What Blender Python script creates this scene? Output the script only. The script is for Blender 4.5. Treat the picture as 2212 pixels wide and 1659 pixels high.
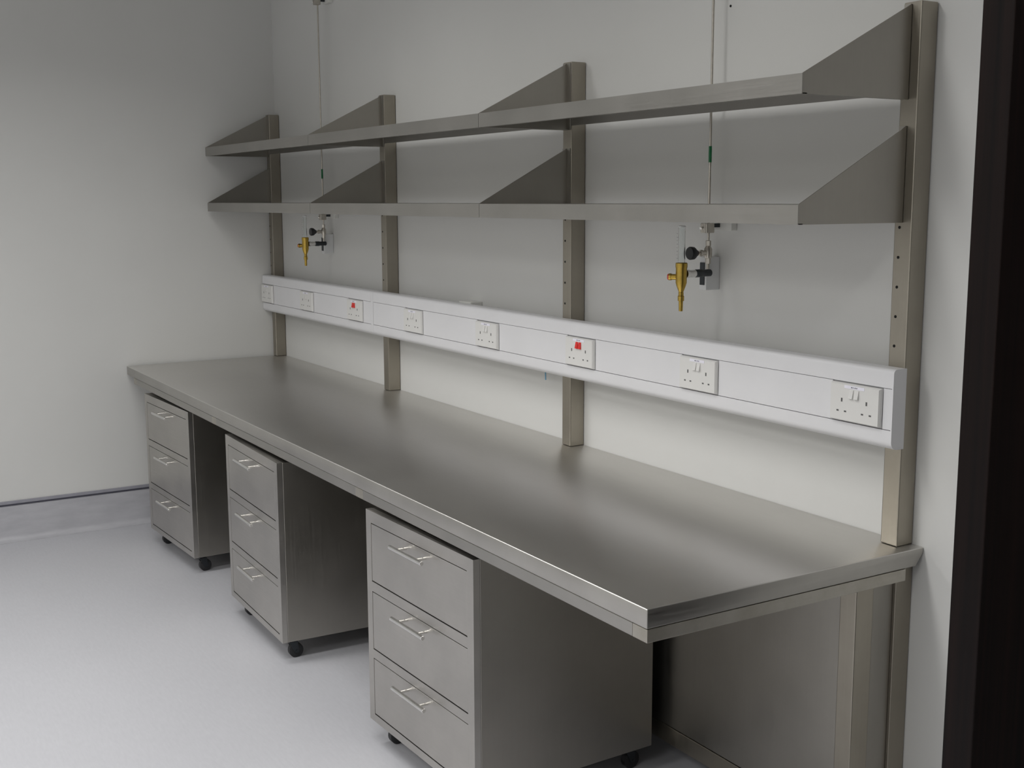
import bpy, bmesh, math, random
from mathutils import Vector, Matrix

# ------------------------------------------------------------------ reset
for o in list(bpy.data.objects):
    bpy.data.objects.remove(o, do_unlink=True)
SC = bpy.context.scene
COL = SC.collection
random.seed(4)

ZB = 0.765                      # bench top above the floor
XW = -0.016                     # face of the left wall
CEIL = 2.66

# ------------------------------------------------------------------ camera
cam_d = bpy.data.cameras.new('camera')
cam = bpy.data.objects.new('camera', cam_d)
COL.objects.link(cam)
yaw, pitch, roll = 0.5464, 0.1535, -0.0036
f = Vector((-math.cos(yaw) * math.cos(pitch), math.sin(yaw) * math.cos(pitch), -math.sin(pitch)))
r = f.cross(Vector((0, 0, 1))).normalized()
u = r.cross(f)
r2 = r * math.cos(roll) + u * math.sin(roll)
u2 = u * math.cos(roll) - r * math.sin(roll)
M = Matrix((r2, u2, -f)).transposed().to_4x4()
M.translation = Vector((5.6771, -2.1149, 0.7671 + ZB))
cam.matrix_world = M
cam_d.sensor_fit = 'HORIZONTAL'
cam_d.sensor_width = 36.0
cam_d.lens = 2585.44 / 2212 * 36.0
cam_d.clip_start = 0.02
SC.camera = cam

# ------------------------------------------------------------------ world and lights
w = bpy.data.worlds.new('world')
SC.world = w
w.use_nodes = True
w.node_tree.nodes['Background'].inputs[0].default_value = (0.8, 0.85, 0.9, 1)
w.node_tree.nodes['Background'].inputs[1].default_value = 0.05


def area(name, loc, sx, sy, power, spread=150, col=(1.0, 0.99, 0.97)):
    d = bpy.data.lights.new(name, 'AREA')
    d.shape = 'RECTANGLE'
    d.size, d.size_y = sx, sy
    d.energy = power
    d.color = col
    d.spread = math.radians(spread)
    o = bpy.data.objects.new(name, d)
    o.location = loc
    COL.objects.link(o)
    return o


# recessed ceiling luminaires near the bench, and an added fill row farther out
for lx, p1, p2 in ((1.75, 15, 23), (3.45, 16.5, 24), (5.15, 5, 22)):
    area('ceiling_and_fill_light', (lx, -1.62, CEIL - 0.02), 0.30, 1.2, p1)
    area('ceiling_and_fill_light', (lx, -3.45, CEIL - 0.02), 0.60, 1.2, p2)  # unseen fill, added to brighten pedestal fronts and the wall under the shelves

SC.view_settings.view_transform = 'Standard'
SC.view_settings.look = 'None'
SC.view_settings.exposure = 0.0
SC.view_settings.gamma = 1.0
SC.view_settings.use_curve_mapping = False
SC.cycles.caustics_reflective = True


# ------------------------------------------------------------------ materials
def new_mat(name):
    m = bpy.data.materials.new(name)
    m.use_nodes = True
    nt = m.node_tree
    b = nt.nodes['Principled BSDF']
    return m, nt, b


def coords(nt, scale):
    tc = nt.nodes.new('ShaderNodeTexCoord')
    mp = nt.nodes.new('ShaderNodeMapping')
    mp.inputs['Scale'].default_value = scale
    nt.links.new(tc.outputs['Object'], mp.inputs['Vector'])
    return mp.outputs['Vector']


def noise(nt, vec, scale=1.0, detail=4, rough=0.5):
    n = nt.nodes.new('ShaderNodeTexNoise')
    n.inputs['Scale'].default_value = scale
    n.inputs['Detail'].default_value = detail
    n.inputs['Roughness'].default_value = rough
    nt.links.new(vec, n.inputs['Vector'])
    return n.outputs['Fac']


def ramp(nt, fac, c0, c1, p0=0.3, p1=0.7):
    rp = nt.nodes.new('ShaderNodeValToRGB')
    e = rp.color_ramp.elements
    e[0].position, e[1].position = p0, p1
    e[0].color, e[1].color = (*c0, 1), (*c1, 1)
    nt.links.new(fac, rp.inputs['Fac'])
    return rp.outputs['Color']


def remap(nt, fac, a, b):
    mr = nt.nodes.new('ShaderNodeMapRange')
    mr.inputs['From Min'].default_value = 0.25
    mr.inputs['From Max'].default_value = 0.75
    mr.inputs['To Min'].default_value = a
    mr.inputs['To Max'].default_value = b
    nt.links.new(fac, mr.inputs['Value'])
    return mr.outputs['Result']


def bump(nt, b, fac, strength, dist=0.001):
    bp = nt.nodes.new('ShaderNodeBump')
    bp.inputs['Strength'].default_value = strength
    bp.inputs['Distance'].default_value = dist
    nt.links.new(fac, bp.inputs['Height'])
    nt.links.new(bp.outputs['Normal'], b.inputs['Normal'])


def steel(name, c0, c1, r0, r1, grain=(4, 300, 300), blotch=2.5, aniso=None):
    """Brushed stainless steel: fine streaks along one axis plus soft cloudy wear."""
    m, nt, b = new_mat(name)
    v = coords(nt, grain)
    g = noise(nt, v, 1.0, 3)
    cl = noise(nt, coords(nt, (blotch,) * 3), 1.0, 5, 0.6)
    nt.links.new(ramp(nt, cl, c0, c1), b.inputs['Base Color'])
    mix = nt.nodes.new('ShaderNodeMath')
    mix.operation = 'ADD'
    a1 = remap(nt, g, r0, r1)
    a2 = remap(nt, cl, -0.04, 0.04)
    nt.links.new(a1, mix.inputs[0])
    nt.links.new(a2, mix.inputs[1])
    nt.links.new(mix.outputs[0], b.inputs['Roughness'])
    b.inputs['Metallic'].default_value = 1.0
    bump(nt, b, g, 0.06, 0.0004)
    if aniso:
        tv = nt.nodes.new('ShaderNodeCombineXYZ')
        for k in range(3):
            tv.inputs[k].default_value = aniso[1][k]
        nt.links.new(tv.outputs[0], b.inputs['Tangent'])
        b.inputs['Anisotropic'].default_value = aniso[0]
    return m


def plain(name, col, rough=0.5, metal=0.0, var=0.06, scale=30, bmp=0.0):
    m, nt, b = new_mat(name)
    n = noise(nt, coords(nt, (scale,) * 3), 1.0, 4)
    lo = tuple(c * (1 - var) for c in col)
    hi = tuple(min(1, c * (1 + var)) for c in col)
    nt.links.new(ramp(nt, n, lo, hi), b.inputs['Base Color'])
    b.inputs['Roughness'].default_value = rough
    b.inputs['Metallic'].default_value = metal
    if bmp:
        bump(nt, b, n, bmp, 0.001)
    return m


MAT = {}
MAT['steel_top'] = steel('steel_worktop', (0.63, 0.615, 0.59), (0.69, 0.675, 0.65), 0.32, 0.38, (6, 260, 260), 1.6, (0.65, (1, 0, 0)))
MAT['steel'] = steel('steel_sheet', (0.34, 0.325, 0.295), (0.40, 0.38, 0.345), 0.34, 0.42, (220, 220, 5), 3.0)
MAT['steel_h'] = steel('steel_sheet_horizontal_grain', (0.37, 0.36, 0.335), (0.43, 0.415, 0.39), 0.34, 0.42, (5, 220, 220), 3.0)
MAT['steel_tube'] = steel('steel_tube', (0.345, 0.315, 0.265), (0.415, 0.385, 0.33), 0.34, 0.44, (200, 200, 4), 4.0)
MAT['steel_stained'] = steel('steel_tube_heat_stained', (0.42, 0.395, 0.345), (0.54, 0.52, 0.475), 0.40, 0.50, (160, 5, 160), 12.0)
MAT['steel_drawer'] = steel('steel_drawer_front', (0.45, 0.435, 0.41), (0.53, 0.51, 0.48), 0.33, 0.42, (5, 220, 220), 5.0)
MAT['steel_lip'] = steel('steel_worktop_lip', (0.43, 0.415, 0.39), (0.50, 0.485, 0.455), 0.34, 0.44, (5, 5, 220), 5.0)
MAT['chrome'] = plain('bright_steel', (0.75, 0.74, 0.72), 0.16, 1.0, 0.03)
MAT['nickel'] = plain('nickel_fitting', (0.52, 0.49, 0.44), 0.32, 1.0, 0.08, 60)
MAT['brass'] = plain('brass', (0.47, 0.32, 0.07), 0.30, 1.0, 0.12, 80)
MAT['black'] = plain('black_plastic', (0.012, 0.012, 0.014), 0.4)
MAT['rubber'] = plain('dark_rubber', (0.02, 0.02, 0.022), 0.6)
MAT['dark_metal'] = plain('dark_metal', (0.05, 0.055, 0.06), 0.35, 0.8)
MAT['slot'] = plain('pin_slot_shade', (0.10, 0.10, 0.10), 0.8)
MAT['hole'] = plain('hole_dark', (0.006, 0.006, 0.006), 0.9)
MAT['white_pvc'] = plain('white_pvc', (0.73, 0.73, 0.75), 0.38, 0, 0.015, 8)
MAT['white_plate'] = plain('white_faceplate', (0.72, 0.715, 0.70), 0.30, 0, 0.01, 20)
MAT['switch_white'] = plain('switch_white', (0.74, 0.735, 0.72), 0.28, 0, 0.01)
MAT['switch_red'] = plain('switch_red', (0.72, 0.025, 0.02), 0.28, 0, 0.05)
MAT['label'] = plain('label_paper', (0.84, 0.83, 0.92), 0.5, 0, 0.02)
MAT['ink'] = plain('label_ink', (0.10, 0.10, 0.12), 0.6)
MAT['green'] = plain('green_tape', (0.0, 0.16, 0.05), 0.45)
MAT['blue'] = plain('blue_sheath', (0.18, 0.42, 0.62), 0.45)
MAT['red'] = plain('red_cap', (0.55, 0.03, 0.04), 0.35)
MAT['grey_box'] = plain('pale_grey_box', (0.72, 0.73, 0.74), 0.45, 0, 0.02)
MAT['white_block'] = plain('white_block', (0.74, 0.74, 0.71), 0.5, 0, 0.02)
MAT['wall'] = plain('wall_paint', (0.67, 0.67, 0.655), 0.75, 0, 0.012, 3, 0.0)
MAT['ceil'] = plain('ceiling_paint', (0.70, 0.70, 0.68), 0.85, 0, 0.02, 4)
MAT['cap'] = plain('grey_cap_strip', (0.30, 0.30, 0.34), 0.45)
MAT['cap_dark'] = plain('cap_strip_groove', (0.06, 0.06, 0.08), 0.6)

m, nt, b = new_mat('glass_tube')
b.inputs['Base Color'].default_value = (0.93, 0.95, 0.95, 1)
b.inputs['Roughness'].default_value = 0.04
b.inputs['IOR'].default_value = 1.45
b.inputs['Transmission Weight'].default_value = 1.0
MAT['glass'] = m

# streaky sheet vinyl for the floor and its coved upstand
m, nt, b = new_mat('sheet_vinyl')
n1 = noise(nt, coords(nt, (26, 110, 60)), 1.0, 5, 0.6)
n2 = noise(nt, coords(nt, (1.2, 1.8, 1.2)), 1.0, 3)
c1 = ramp(nt, n1, (0.50, 0.503, 0.535), (0.545, 0.548, 0.58), 0.25, 0.75)
mx = nt.nodes.new('ShaderNodeMix')
mx.data_type = 'RGBA'
mx.blend_type = 'MULTIPLY'
mx.inputs[0].default_value = 1.0
nt.links.new(c1, mx.inputs[6])
nt.links.new(ramp(nt, n2, (0.95, 0.95, 0.95), (1, 1, 1)), mx.inputs[7])
nt.links.new(mx.outputs[2], b.inputs['Base Color'])
b.inputs['Roughness'].default_value = 0.42
bump(nt, b, n1, 0.05, 0.0005)
MAT['vinyl'] = m

m, nt, b = new_mat('upstand_vinyl')
n1 = noise(nt, coords(nt, (38, 8, 30)), 1.0, 6, 0.65)
nt.links.new(ramp(nt, n1, (0.41, 0.41, 0.44), (0.51, 0.51, 0.54), 0.25, 0.75), b.inputs['Base Color'])
b.inputs['Roughness'].default_value = 0.45
MAT['vinyl_up'] = m

# dark stained veneer with vertical grain
m, nt, b = new_mat('dark_wood_veneer')
n1 = noise(nt, coords(nt, (90, 90, 1.2)), 1.0, 6, 0.6)
nt.links.new(ramp(nt, n1, (0.0035, 0.0026, 0.0026), (0.013, 0.0065, 0.0055), 0.35, 0.75), b.inputs['Base Color'])
b.inputs['Roughness'].default_value = 0.5
b.inputs['Specular IOR Level'].default_value = 0.12
MAT['wood'] = m


# ------------------------------------------------------------------ mesh helpers
def box(bm, x0, x1, y0, y1, z0, z1, bev=0.0, seg=2):
    res = bmesh.ops.create_cube(bm, size=1.0)
    vs = res['verts']
    for v in vs:
        v.co = Vector(((x0 + x1) / 2 + v.co.x * (x1 - x0), (y0 + y1) / 2 + v.co.y * (y1 - y0), (z0 + z1) / 2 + v.co.z * (z1 - z0)))
    if bev > 0:
        es = list({e for v in vs for e in v.link_edges})
        bmesh.ops.bevel(bm, geom=es, offset=bev, segments=seg, affect='EDGES', profile=0.5)


def lathe(bm, prof, axis, origin, seg=20, cap=True):
    """prof: list of (t along axis, radius)."""
    ax = Vector(axis).normalized()
    t1 = ax.orthogonal().normalized()
    t2 = ax.cross(t1)
    o = Vector(origin)
    rings = []
    for t, rad in prof:
        rings.append([bm.verts.new(o + ax * t + (t1 * math.cos(2 * math.pi * k / seg) + t2 * math.sin(2 * math.pi * k / seg)) * rad) for k in range(seg)])
    for a, c in zip(rings, rings[1:]):
        for k in range(seg):
            bm.faces.new((a[k], a[(k + 1) % seg], c[(k + 1) % seg], c[k]))
    if cap:
        bm.faces.new(list(reversed(rings[0])))
        bm.faces.new(rings[-1])


def prism(bm, pts, axis, a, b_):
    """pts: 2D polygon; axis 'x' -> (y,z), 'y' -> (x,z), 'z' -> (x,y)."""
    def P(p, t):
        return {'x': (t, p[0], p[1]), 'y': (p[0], t, p[1]), 'z': (p[0], p[1], t)}[axis]
    A = [bm.verts.new(P(p, a)) for p in pts]
    B = [bm.verts.new(P(p, b_)) for p in pts]
    n = len(pts)
    for k in range(n):
        bm.faces.new((A[k], A[(k + 1) % n], B[(k + 1) % n], B[k]))
    bm.faces.new(list(reversed(A)))
    bm.faces.new(B)


def obj(name, bm, mat, parent=None, smooth=False):
    bmesh.ops.recalc_face_normals(bm, faces=bm.faces[:])
    me = bpy.data.meshes.new(name)
    bm.to_mesh(me)
    bm.free()
    me.materials.append(MAT[mat])
    if smooth:
        for p in me.polygons:
            p.use_smooth = True
        me.set_sharp_from_angle(angle=math.radians(38))
    o = bpy.data.objects.new(name, me)
    COL.objects.link(o)
    o.parent = parent
    return o


def bx(name, mat, dims, parent=None, bev=0.0, seg=2):
    bm = bmesh.new()
    box(bm, *dims, bev=bev, seg=seg)
    return obj(name, bm, mat, parent)


def lt(name, mat, prof, axis, origin, parent=None, seg=20):
    bm = bmesh.new()
    lathe(bm, prof, axis, origin, seg)
    return obj(name, bm, mat, parent, smooth=True)


def thing(name, label, cat, loc=(0, 0, 0), rz=0.0, group=None):
    o = bpy.data.objects.new(name, None)
    o.empty_display_size = 0.05
    COL.objects.link(o)
    o.location = loc
    o.rotation_euler = (0, 0, rz)
    return tag(o, label, cat, group)


def tag(o, label, cat, group=None):
    o['label'] = label
    o['category'] = cat
    if group:
        o['group'] = group
    return o


def struct(o):
    o['kind'] = 'structure'
    return o


def copy_tree(o, parent=None):
    c = o.copy()
    COL.objects.link(c)
    c.parent = parent
    for ch in list(o.children):
        copy_tree(ch, c)
    return c


# ------------------------------------------------------------------ the room
XR, YF = 6.40, -4.3             # right wall and the wall behind the photographer
DX0, DX1, DH = 4.80, 5.72, 2.12       # doorway in the back wall
YC = 1.5                        # far side of the passage beyond the doorway
struct(bx('floor', 'vinyl', (XW - 0.1, XR + 0.1, YF - 0.1, YC + 0.1, -0.06, 0.0)))
struct(bx('ceiling', 'ceil', (XW - 0.1, XR + 0.1, YF - 0.1, YC + 0.1, CEIL, CEIL + 0.06)))
struct(bx('wall_left', 'wall', (XW - 0.1, XW, YF, 0.1, 0, CEIL)))
struct(bx('wall_right', 'wall', (XR, XR + 0.1, YF, YC, 0, CEIL)))
struct(bx('wall_front', 'wall', (XW, XR, YF - 0.1, YF, 0, CEIL)))
struct(bx('wall_passage', 'wall', (3.9, XR, YC, YC + 0.1, 0, CEIL)))
struct(bx('wall_passage_end', 'wall', (3.8, 3.9, 0.1, YC + 0.1, 0, CEIL)))
bm = bmesh.new()
box(bm, XW, DX0, 0, 0.1, 0, CEIL)
box(bm, DX0, DX1, 0, 0.1, DH, CEIL)
box(bm, DX1, XR, 0, 0.1, 0, CEIL)
struct(obj('wall_back', bm, 'wall'))

# dark wood door, standing open square to the wall, and its casing
d = bpy.data.objects.new('door_1', None)
COL.objects.link(d)
d.location = (DX0, 0, 0)
struct(d)
d['label'] = 'dark stained wood door standing open right of the bench'
W_ = DX1 - DX0
bx('door_casing', 'wood', (0.0, 0.03, -0.012, 0.112, 0, DH), d, 0.002)
bx('door_casing', 'wood', (W_ - 0.03, W_, -0.012, 0.112, 0, DH), d, 0.002)
bx('door_casing', 'wood', (0.0305, W_ - 0.0305, -0.012, 0.112, DH - 0.03, DH), d, 0.002)
bx('door_leaf', 'wood', (-0.044, -0.001, -0.930, -0.016, 0.006, DH - 0.035), d, 0.0015)

# coved vinyl upstand along the left wall with a grey capping strip
bb = bpy.data.objects.new('baseboard_left', None)
COL.objects.link(bb)
bb.location = (XW, 0, 0)
struct(bb)
R = 0.028
prof = [(0.0, 0.166), (0.0035, 0.166), (0.0035, R)]
prof += [(0.0035 + R - R * math.cos(a), R + 0.0015 - R * math.sin(a)) for a in [math.radians(x) for x in (15, 30, 45, 60, 75, 90)]]
prof += [(0.0035 + R, 0.0), (0.0, 0.0)]
bm = bmesh.new()
prism(bm, prof, 'y', YF, -0.001)
o = obj('coved_upstand', bm, 'vinyl_up', bb, True)
bx('capping_strip', 'cap', (0.0, 0.008, YF, -0.001, 0.1735, 0.188), bb, 0.0015)
bx('capping_groove', 'cap_dark', (0.0, 0.006, YF, -0.001, 0.166, 0.1733), bb)

# ------------------------------------------------------------------ bench
BL, BD, T1, T2 = 3.957, 0.7723, 0.0401, 0.0278
bench = thing('lab_bench', 'long stainless steel laboratory bench standing along the wall', 'bench', (0, 0, 0))
bm = bmesh.new()
# folded sheet top: deep lips, the rear lower edge cut off at an angle by the wall
prism(bm, [(-BD, ZB), (-0.001, ZB), (-0.001, ZB - 0.012), (-0.024, ZB - T1), (-BD, ZB - T1)], 'x', 0.0, BL)
bmesh.ops.bevel(bm, geom=bm.edges[:], offset=0.0028, segments=3, affect='EDGES', profile=0.5)
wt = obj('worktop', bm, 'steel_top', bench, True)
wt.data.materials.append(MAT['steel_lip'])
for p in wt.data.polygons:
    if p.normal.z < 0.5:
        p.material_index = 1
z0, z1 = ZB - T1 - T2, ZB - T1 - 0.0006
TW = 0.0465
CR = [0.143, 1.306, 2.633, 3.934]        # cross rails, one for each frame
for x in CR:
    bx('cross_rail', 'steel_stained', (x - TW / 2, x + TW / 2, -BD + 0.001, -0.056, z0, z1), bench, 0.0015)
for a, c in zip(CR, CR[1:]):
    bx('front_rail', 'steel_h', (a + TW / 2 + 0.0008, c - TW / 2 - 0.0008, -BD + 0.0012, -BD + 0.047, z0, z1), bench, 0.0015)
LX = [0.05, 1.306, 2.613, 3.9065]         # legs
LF0, LF1 = -0.178, -0.124
for i, x in enumerate(LX):
    xa, xb = (x - TW / 2, x + TW / 2)
    bx('rear_leg', 'steel_tube', (xa, xb, -0.053, -0.002, 0.0, z1), bench, 0.002)
    bx('front_leg', 'steel_tube', (xa, xb, LF0, LF1, 0.0, z0 - 0.0006), bench, 0.002)
    bx('spreader', 'steel_tube', (xa + 0.004, xb - 0.004, LF1 + 0.0006, -0.0536, 0.09, 0.13), bench, 0.0015)
for a, c in zip(LX, LX[1:]):
    xa, xb = a + TW / 2 + 0.001, c - TW / 2 - 0.001
    bx('back_panel', 'steel', (xa, xb, -0.174, -0.170, 0.1285, z0 - 0.001), bench)
    bx('bottom_rail', 'steel_tube', (xa, xb, -0.176, -0.135, 0.078, 0.1265), bench, 0.0015)
bx('end_panel', 'steel', (LX[3] + TW / 2 - 0.012, LX[3] + TW / 2 - 0.009, LF1 + 0.001, -0.0538, 0.135, z0 - 0.004), bench)
lt('screw', 'dark_metal', [(0, 0.003), (0.004, 0.003), (0.006, 0.0015)], (0, -1, 0), (3.853, -0.1742, z0 - 0.014), bench, 10)

# ------------------------------------------------------------------ uprights
PX = [0.0186, 1.306, 2.6128, 3.9023]
PW, PD, PT = 0.0465, 0.053, 1.1704
WHERE = ['in the corner by the left wall', 'second from the left wall', 'second from the dark door', 'nearest the dark door']
for i, x in enumerate(PX):
    t = thing('shelf_upright', 'square stainless steel shelf upright ' + WHERE[i], 'upright', (x, -PD / 2, ZB + 0.0006), 0, 'shelf uprights on the bench')
    xo = 0.004 if i == 0 else 0
    bx('tube', 'steel_tube', (-PW / 2 + xo, PW / 2, -PD / 2, PD / 2 - 0.002, 0, PT), t, 0.0025)
    for k in range(8):
        z = 0.446 + 0.0642 * k
        if 0.7535 - 0.045 < z < 0.92:
            continue
        lt('bolt_hole', 'hole', [(0, 0.0033), (0.0006, 0.0033)], (0, -1, 0), (-0.009, -PD / 2, z), t, 12)

# ------------------------------------------------------------------ shelves
SD, TS = 0.3085, 0.0397


def make_shelf(xa, xb, zs, apex, label):
    t = thing('steel_shelf', label, 'shelf', ((xa + xb) / 2, -PD, ZB + zs - TS), 0, 'stainless steel shelves')
    L = (xb - xa) / 2 - 0.0008
    yf, yb = -SD, -0.0012
    bx('shelf_board', 'steel_h', (-L + 0.0022, L - 0.0022, yf + 0.0022, yb - 0.002, TS - 0.002, TS), t)
    bm = bmesh.new()
    # folded front lip with a small return along its foot
    prism(bm, [(yf, 0), (yf + 0.014, 0), (yf + 0.014, 0.002), (yf + 0.002, 0.002), (yf + 0.002, TS), (yf, TS)], 'x', -L, L)
    obj('front_lip', bm, 'steel_h', t)
    bx('rear_lip', 'steel_h', (-L + 0.024, L - 0.024, yb - 0.0018, yb, 0.012, TS), t)
    for s in (-1, 1):
        bm = bmesh.new()
        xo, xi = s * L, s * (L - 0.002)
        prism(bm, [(yf + 0.0022, 0), (yb, 0), (yb, apex), (yf + 0.0022, TS + 0.001)], 'x', min(xo, xi), max(xo, xi))
        xf = s * (L - 0.019)
        box(bm, min(xf, xi), max(xf, xi), yb - 0.002, yb, 0.0, apex)
        xf2 = s * (L - 0.012)
        box(bm, min(xf2, xi), max(xf2, xi), yf + 0.016, yb - 0.004, 0.0, 0.002)
        obj('end_bracket', bm, 'steel', t)
    return t


SIDE = ['by the left wall', 'in the middle bay', 'by the dark door']
for i in range(3):
    make_shelf(PX[i], PX[i + 1], 1.0109, 1.1665 - 1.0109 + TS, 'upper stainless steel shelf with triangular end brackets, ' + SIDE[i])
    make_shelf(PX[i], PX[i + 1], 0.7531, 0.9167 - 0.7531 + TS, 'lower stainless steel shelf with triangular end brackets, ' + SIDE[i])

# ------------------------------------------------------------------ dado trunking
TZ0, TZ1, TYF, TYB = ZB + 0.2243, ZB + 0.4014, -0.0932, -0.0542
G0, G1 = ZB + 0.2675, ZB + 0.3585          # centre compartment
TL, TR, TSM = -0.0126, 3.9327, 1.2784
SOCK = [0.0655, 0.575, 1.108, 1.645, 2.198, 2.751, 3.294, 3.831]


def arc(cy, cz, rad, a0, a1, n=7):
    return [(cy + rad * math.cos(math.radians(a0 + (a1 - a0) * k / n)), cz + rad * math.sin(math.radians(a0 + (a1 - a0) * k / n))) for k in range(n + 1)]


rt = 0.010
rb = 0.018
up_prof = [(TYB, G1 + 0.0008), (TYB, TZ1)] + arc(TYF + rt, TZ1 - rt, rt, 90, 180) + [(TYF, G1 + 0.0008)]
lo_prof = [(TYB, G0 - 0.0008), (TYF, G0 - 0.0008)] + arc(TYF + rb, TZ0 + rb, rb, 180, 270) + [(TYB, TZ0)]
full = [(TYB, TZ0), (TYB, TZ1)] + arc(TYF + rt, TZ1 - rt, rt, 90, 180) + arc(TYF + rb, TZ0 + rb, rb, 180, 270)
full_p = [(y - 0.0012 if y < TYB - 0.002 else y, z) for y, z in full]
tk = thing('dado_trunking', 'long white plastic trunking carrying the power sockets above the bench', 'trunking', (0, 0, 0))
for (a, c) in ((TL, TSM - 0.022), (TSM + 0.001, TR - 0.004)):
    for nm, pf in (('upper_cover', up_prof), ('lower_cover', lo_prof)):
        bm = bmesh.new()
        prism(bm, pf, 'x', a, c)
        obj(nm, bm, 'white_pvc', tk, True)
    bx('back_channel', 'white_pvc', (a, c, TYF + 0.006, TYB, G0 - 0.0005, G1 + 0.0005), tk)
# centre covers fill the gaps between the sockets
HWS = 0.0731
edges = [(SOCK[i] + HWS + 0.0005, SOCK[i + 1] - HWS - 0.0005) for i in range(7)]
cov = []
for a, c in edges:
    if a < TSM < c:
        cov += [(a, TSM - 0.0225), (TSM + 0.0015, c)]
    else:
        cov.append((a, c))
cov.append((SOCK[7] + HWS + 0.0005, TR - 0.0045))
for a, c in cov:
    bx('centre_cover', 'white_pvc', (a, c, TYF + 0.0004, TYF + 0.0055, G0 + 0.0006, G1 - 0.0006), tk, 0.0006, 1)
bm = bmesh.new()
prism(bm, full, 'x', TSM - 0.0215, TSM + 0.0)
obj('joint_cover', bm, 'white_pvc', tk, True)
bm = bmesh.new()
prism(bm, full_p, 'x', TR - 0.0035, TR)
obj('end_cap', bm, 'white_pvc', tk, True)


# ------------------------------------------------------------------ double sockets
def make_socket(x, red, label):
    t = thing('double_socket', label, 'socket', (x, TYF - 0.0004, (G0 + G1) / 2), 0, 'double power sockets on the trunking')
    pt = 0.0092
    bm = bmesh.new()
    h, hz = 0.073, 0.0435
    q = 0.0035
    A = [(-h, 0, -hz), (h, 0, -hz), (h, 0, hz), (-h, 0, hz)]
    B = [(-h + .001, -pt * .55, -hz + .001), (h - .001, -pt * .55, -hz + .001), (h - .001, -pt * .55, hz - .001), (-h + .001, -pt * .55, hz - .001)]
    Cc = [(-h + q, -pt, -hz + q), (h - q, -pt, -hz + q), (h - q, -pt, hz - q), (-h + q, -pt, hz - q)]
    V = [[bm.verts.new(p) for p in L] for L in (A, B, Cc)]
    for P, Q in zip(V, V[1:]):
        for k in range(4):
            bm.faces.new((P[k], P[(k + 1) % 4], Q[(k + 1) % 4], Q[k]))
    bm.faces.new(V[2])
    bm.faces.new(list(reversed(V[0])))
    obj('faceplate', bm, 'white_plate', t)
    for s in (-1, 1):
        bm = bmesh.new()
        cx = s * 0.0078
        # rocker: wedge tilted outward at the foot
        prism(bm, [(-pt, 0.010), (-pt - 0.0052, 0.0115), (-pt - 0.0014, 0.030), (-pt, 0.031)], 'x', cx - 0.0058, cx + 0.0058)
        o = obj('rocker_switch', bm, 'switch_red' if red else 'switch_white', t)
        if red:
            o['label'] = 'red rocker switch'
        cx = s * 0.036
        bx('pin_slot', 'slot', (cx - 0.0022, cx + 0.0022, -pt - 0.0003, -pt + 0.001, 0.001, 0.0095), t)
        for k in (-1, 1):
            bx('pin_slot', 'slot', (cx + k * 0.0112 - 0.0032, cx + k * 0.0112 + 0.0032, -pt - 0.0003, -pt + 0.001, -0.0215, -0.018), t)
    lb = bx('label_strip', 'label', (-0.029, 0.029, -pt - 0.0006, -pt, 0.0328, 0.0398), t)
    bm = bmesh.new()
    for k, wd in enumerate((0.0035, 0.002, 0.003, 0.0025)):
        xx = -0.009 + k * 0.005
        box(bm, xx, xx + wd, -pt - 0.0008, -pt - 0.0006, 0.0350, 0.0374)
    obj('label_print', bm, 'ink', lb)
    return t


SL = ['white double socket at the far left end of the trunking, touching the wall',
      'white double socket between the wall-end socket and the red-switched one left of the seam',
      'double socket with red switches just left of the trunking seam',
      'white double socket just right of the trunking seam',
      'white double socket left of the upright second from the door',
      'double socket with red switches in front of the upright second from the door',
      'white double socket below the nearer gas outlet, second from the trunking end cap',
      'white double socket beside the right end cap of the trunking']
for i, x in enumerate(SOCK):
    make_socket(x, i in (2, 5), SL[i])

# conduit box that shows above the trunking and a cable stub below it
bx_o = bx('conduit_box', 'white_block', (1.913, 2.0, -0.048, -0.0005, ZB + 0.30, ZB + 0.4065), None, 0.002)
tag(bx_o, 'small white conduit box on the wall just behind the trunking top', 'box')
o = lt('cable_stub', 'blue', [(0, 0.0022), (0.075, 0.0022)], (0.05, 0, -1), (2.455, -0.03, ZB + 0.262), None, 10)
tag(o, 'short blue cable end poking out below the white trunking', 'cable')

# ------------------------------------------------------------------ gas supply
DXL = -2.585                       # offset of the far outlet from the near one
GX, GY = 3.267, -0.05


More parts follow.
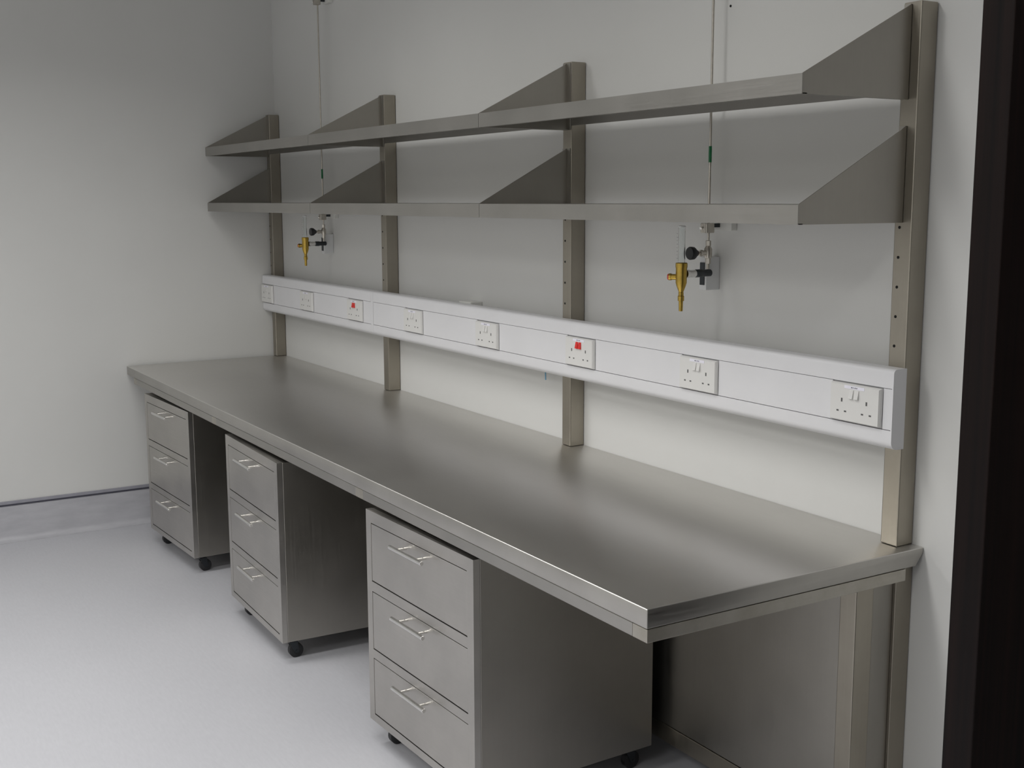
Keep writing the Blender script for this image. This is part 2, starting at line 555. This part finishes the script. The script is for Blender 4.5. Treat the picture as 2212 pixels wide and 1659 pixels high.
def gas_set(dx, which, top_clip):
    near = 'nearer the dark door' if which else 'nearer the left wall'
    p = thing('gas_pipe', 'thin steel gas pipe with a green band running up the wall, ' + near, 'pipe', (GX + dx, GY, ZB), 0, 'gas pipes on the wall')
    lt('tube', 'nickel', [(0.659, 0.0032), (CEIL - ZB - 0.001, 0.0032)], (0, 0, 1), (0, 0, 0), p, 12)
    lt('colour_band', 'green', [(0.858, 0.0041), (0.899, 0.0041)], (0, 0, 1), (0, 0, 0), p, 12)
    zs = [0.690] + ([1.607] if top_clip else [])
    for k, z in enumerate(zs):
        c = thing('pipe_clip', ('lower' if k == 0 else 'upper') + ' steel pipe clip on a white block, on the gas pipe ' + near, 'clip', (GX + dx, GY, ZB + z), 0, 'pipe clips')
        bm = bmesh.new()
        box(bm, -0.014, -0.0045, -0.016, 0.010, -0.012, 0.013, 0.002)
        box(bm, 0.0045, 0.012, -0.016, 0.010, -0.012, 0.013, 0.002)
        box(bm, -0.0044, 0.0044, -0.016, -0.005, -0.012, 0.013, 0.001)
        obj('clamp', bm, 'nickel', c)
        lt('clamp_bolt', 'chrome', [(0, 0.0045), (0.004, 0.0045), (0.0055, 0.003)], (0, -1, 0), (-0.008, -0.016, 0.0), c, 10)
        bx('clamp_arm', 'dark_metal', (-0.002, 0.010, 0.0104, 0.030, 0.002, 0.012), c, 0.001)
        bx('mounting_block', 'white_block', (-0.012, 0.053, 0.0304, 0.0495, -0.006, 0.030), c, 0.0015)
    g = thing('gas_outlet', 'brass flow meter and black-knobbed needle valve on a grey box, ' + near, 'gas outlet', (GX + dx, GY, ZB), 0, 'gas outlets under the lower shelf')
    x0 = 3.229 - GX
    bx('mounting_box', 'grey_box', (x0, x0 + 0.028, 0.004, 0.0495, 0.528, 0.615), g, 0.0015)
    bx('front_strip', 'dark_metal', (x0 + 0.004, x0 + 0.022, 0.0015, 0.0038, 0.541, 0.600), g, 0.001)  # dark upright strip on the front of the box
    # needle valve
    lt('valve_nut', 'nickel', [(0.6445, 0.0072), (0.6575, 0.0072), (0.6585, 0.005)], (0, 0, 1), (0, 0, 0), g, 6)
    vb = lt('valve_body', 'nickel', [(0.6125, 0.0085), (0.617, 0.0105), (0.636, 0.0105), (0.644, 0.006)], (0, 0, 1), (0, 0, 0), g, 16)
    lt('bonnet', 'nickel', [(0.008, 0.0065), (0.021, 0.0065), (0.0212, 0.0085), (0.029, 0.0085), (0.0292, 0.004), (0.037, 0.004)], (0, -1, 0), (0, 0, 0.6265), vb, 12)
    lt('valve_knob', 'black', [(0.036, 0.007), (0.040, 0.009), (0.050, 0.0165), (0.060, 0.0172), (0.063, 0.0155)], (0, -1, 0), (0, 0, 0.6265), g, 24)
    lt('valve_nut', 'nickel', [(0.598, 0.0072), (0.612, 0.0072)], (0, 0, 1), (0, 0, 0), g, 6)
    lt('valve_tail', 'nickel', [(0.584, 0.0042), (0.5975, 0.0042)], (0, 0, 1), (0, 0, 0), g, 12)
    # elbow and coupling running forward to the flow meter
    lt('coupling', 'dark_metal', [(-0.010, 0.0075), (-0.008, 0.0092), (0.022, 0.0092), (0.024, 0.0105), (0.040, 0.0105), (0.043, 0.008)], (0, -1, 0), (0, 0, 0.5742), g, 16)
    lt('coupling_nut', 'chrome', [(0.0432, 0.0095), (0.062, 0.0095), (0.064, 0.0108), (0.073, 0.0108)], (0, -1, 0), (0, 0, 0.5742), g, 12)
    fy = -0.088
    fb = lt('flow_meter_body', 'brass', [(0.528, 0.006), (0.534, 0.0085), (0.545, 0.0125), (0.552, 0.0145), (0.590, 0.0145), (0.592, 0.0155), (0.602, 0.0155), (0.6035, 0.0135)], (0, 0, 1), (0, fy, 0), g, 20)
    lt('adjuster', 'brass', [(0.013, 0.0075), (0.026, 0.0075), (0.0262, 0.009), (0.032, 0.009)], (-0.8, -0.6, 0), (0, fy, 0.5665), fb, 16)
    lt('adjuster_cap', 'red', [(0.0321, 0.0082), (0.0355, 0.0075)], (-0.8, -0.6, 0), (0, fy, 0.5665), fb, 16)
    lt('hose_barb', 'brass', [(0.4785, 0.0048), (0.480, 0.0052), (0.505, 0.0058), (0.5055, 0.0082), (0.5175, 0.0085), (0.519, 0.0068), (0.5278, 0.0068)], (0, 0, 1), (0, fy, 0), g, 16)
    bm = bmesh.new()
    lathe(bm, [(0.604, 0.0092), (0.694, 0.0092), (0.694, 0.0072), (0.604, 0.0072), (0.604, 0.0092)], (0, 0, 1), (0, fy, 0), 20, cap=False)
    ft = obj('flow_tube', bm, 'glass', g, True)
    lt('tube_cap', 'grey_box', [(0.6942, 0.0096), (0.697, 0.0096), (0.698, 0.006)], (0, 0, 1), (0, fy, 0), g, 16)
    bm = bmesh.new()
    for k in range(8):
        a0 = math.radians(-100)
        z = 0.614 + 0.009 * k
        wd = 0.0055 if k % 2 == 0 else 0.003
        box(bm, -0.0086, -0.0086 + wd, fy - 0.0100, fy - 0.0094, z, z + 0.0008)
    obj('scale_marks', bm, 'ink', ft)


gas_set(0.0, 1, False)
gas_set(DXL, 0, True)

# wall plug at the top of the wall
o = lt('screw_plug', 'hole', [(0.0003, 0.003), (0.002, 0.003), (0.0026, 0.0018)], (0, -1, 0), (3.276, 0, ZB + 1.249), None, 10)
tag(o, 'tiny dark screw plug in the wall beside the nearer gas pipe', 'screw')

# ------------------------------------------------------------------ drawer pedestals
PWD, PH, PDP, PZB = 0.576, 0.613, 0.557, ZB - 0.693


def make_pedestal():
    t = thing('drawer_pedestal', '', 'drawer unit', (0, 0, 0), 0, 'mobile drawer pedestals under the bench')
    hw, hd = PWD / 2, PDP / 2
    z0, z1 = PZB, PZB + PH
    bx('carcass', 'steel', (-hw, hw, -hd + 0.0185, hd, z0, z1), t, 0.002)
    top = z1 + 0.0
    zz = [(0.0335, 0.2010), (0.2290, 0.3980), (0.4235, 0.5910)]     # drawer openings measured down from the top
    st = 0.030
    bm = bmesh.new()
    box(bm, -hw, -hw + st, -hd, -hd + 0.018, z0, z1)
    box(bm, hw - st, hw, -hd, -hd + 0.018, z0, z1)
    cuts = [0.0] + [v for p in zz for v in p] + [PH]
    for a, c in zip(cuts[0::2], cuts[1::2]):
        box(bm, -hw + st, hw - st, -hd, -hd + 0.018, z1 - c, z1 - a)
    bmesh.ops.remove_doubles(bm, verts=bm.verts[:], dist=1e-5)
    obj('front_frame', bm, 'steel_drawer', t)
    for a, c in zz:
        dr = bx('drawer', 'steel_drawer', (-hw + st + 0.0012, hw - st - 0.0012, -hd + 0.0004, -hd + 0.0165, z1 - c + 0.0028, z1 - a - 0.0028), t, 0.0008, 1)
        bm = bmesh.new()
        zc = z1 - a - 0.0225
        yb = -hd - 0.030
        lathe(bm, [(-0.0875, 0.0052), (-0.0865, 0.006), (0.0865, 0.006), (0.0875, 0.0052)], (1, 0, 0), (0, yb, zc), 16)
        for s in (-1, 1):
            lathe(bm, [(0.0, 0.0042), (0.0295, 0.0042)], (0, -1, 0), (s * 0.052, -hd + 0.0003, zc), 12)
        obj('bar_handle', bm, 'chrome', dr, True)
    for sx in (-1, 1):
        for sy in (-1, 1):
            cx, cy = sx * (hw - 0.048), sy * (hd - 0.048)
            bm = bmesh.new()
            box(bm, cx - 0.024, cx + 0.024, cy - 0.024, cy + 0.024, z0 - 0.004, z0 - 0.0005, 0.001)
            lathe(bm, [(0, 0.013), (0.010, 0.013)], (0, 0, -1), (cx, cy, z0 - 0.004), 14)
            oy = 0.012
            for s in (-1, 1):
                prism(bm, [(cy - 0.014, z0 - 0.014), (cy + 0.016, z0 - 0.014), (cy + oy + 0.007, 0.018), (cy + oy - 0.007, 0.018)], 'x', cx + s * 0.0145 - 0.0012, cx + s * 0.0145 + 0.0012)
            box(bm, cx - 0.0155, cx + 0.0155, cy - 0.014, cy + 0.016, z0 - 0.0165, z0 - 0.0135)
            lathe(bm, [(-0.017, 0.0045), (0.017, 0.0045)], (1, 0, 0), (cx, cy + oy, 0.0255), 10)
            c = obj('castor', bm, 'dark_metal', t, False)
            lt('wheel', 'rubber', [(-0.011, 0.020), (-0.009, 0.0248), (0.009, 0.0248), (0.011, 0.020)], (1, 0, 0), (cx, cy + oy, 0.025), c, 24)
    return t


PED = [(0.928, -0.760, 0.044, 'three-drawer stainless steel pedestal on castors nearest the left wall'),
       (2.030, -0.793, -0.028, 'three-drawer stainless steel pedestal on castors, middle of the three under the bench'),
       (3.285, -0.770, 0.028, 'three-drawer stainless steel pedestal on castors nearest the camera, at the open bench end')]
proto = make_pedestal()
for i, (x, y, th, lab) in enumerate(PED):
    o = proto if i == 0 else copy_tree(proto)
    c, s = math.cos(th), math.sin(th)
    lx, ly = -PWD / 2, PDP / 2
    o.location = (x + c * lx - s * ly, y + s * lx + c * ly, 0)
    o.rotation_euler = (0, 0, th)
    o['label'] = lab
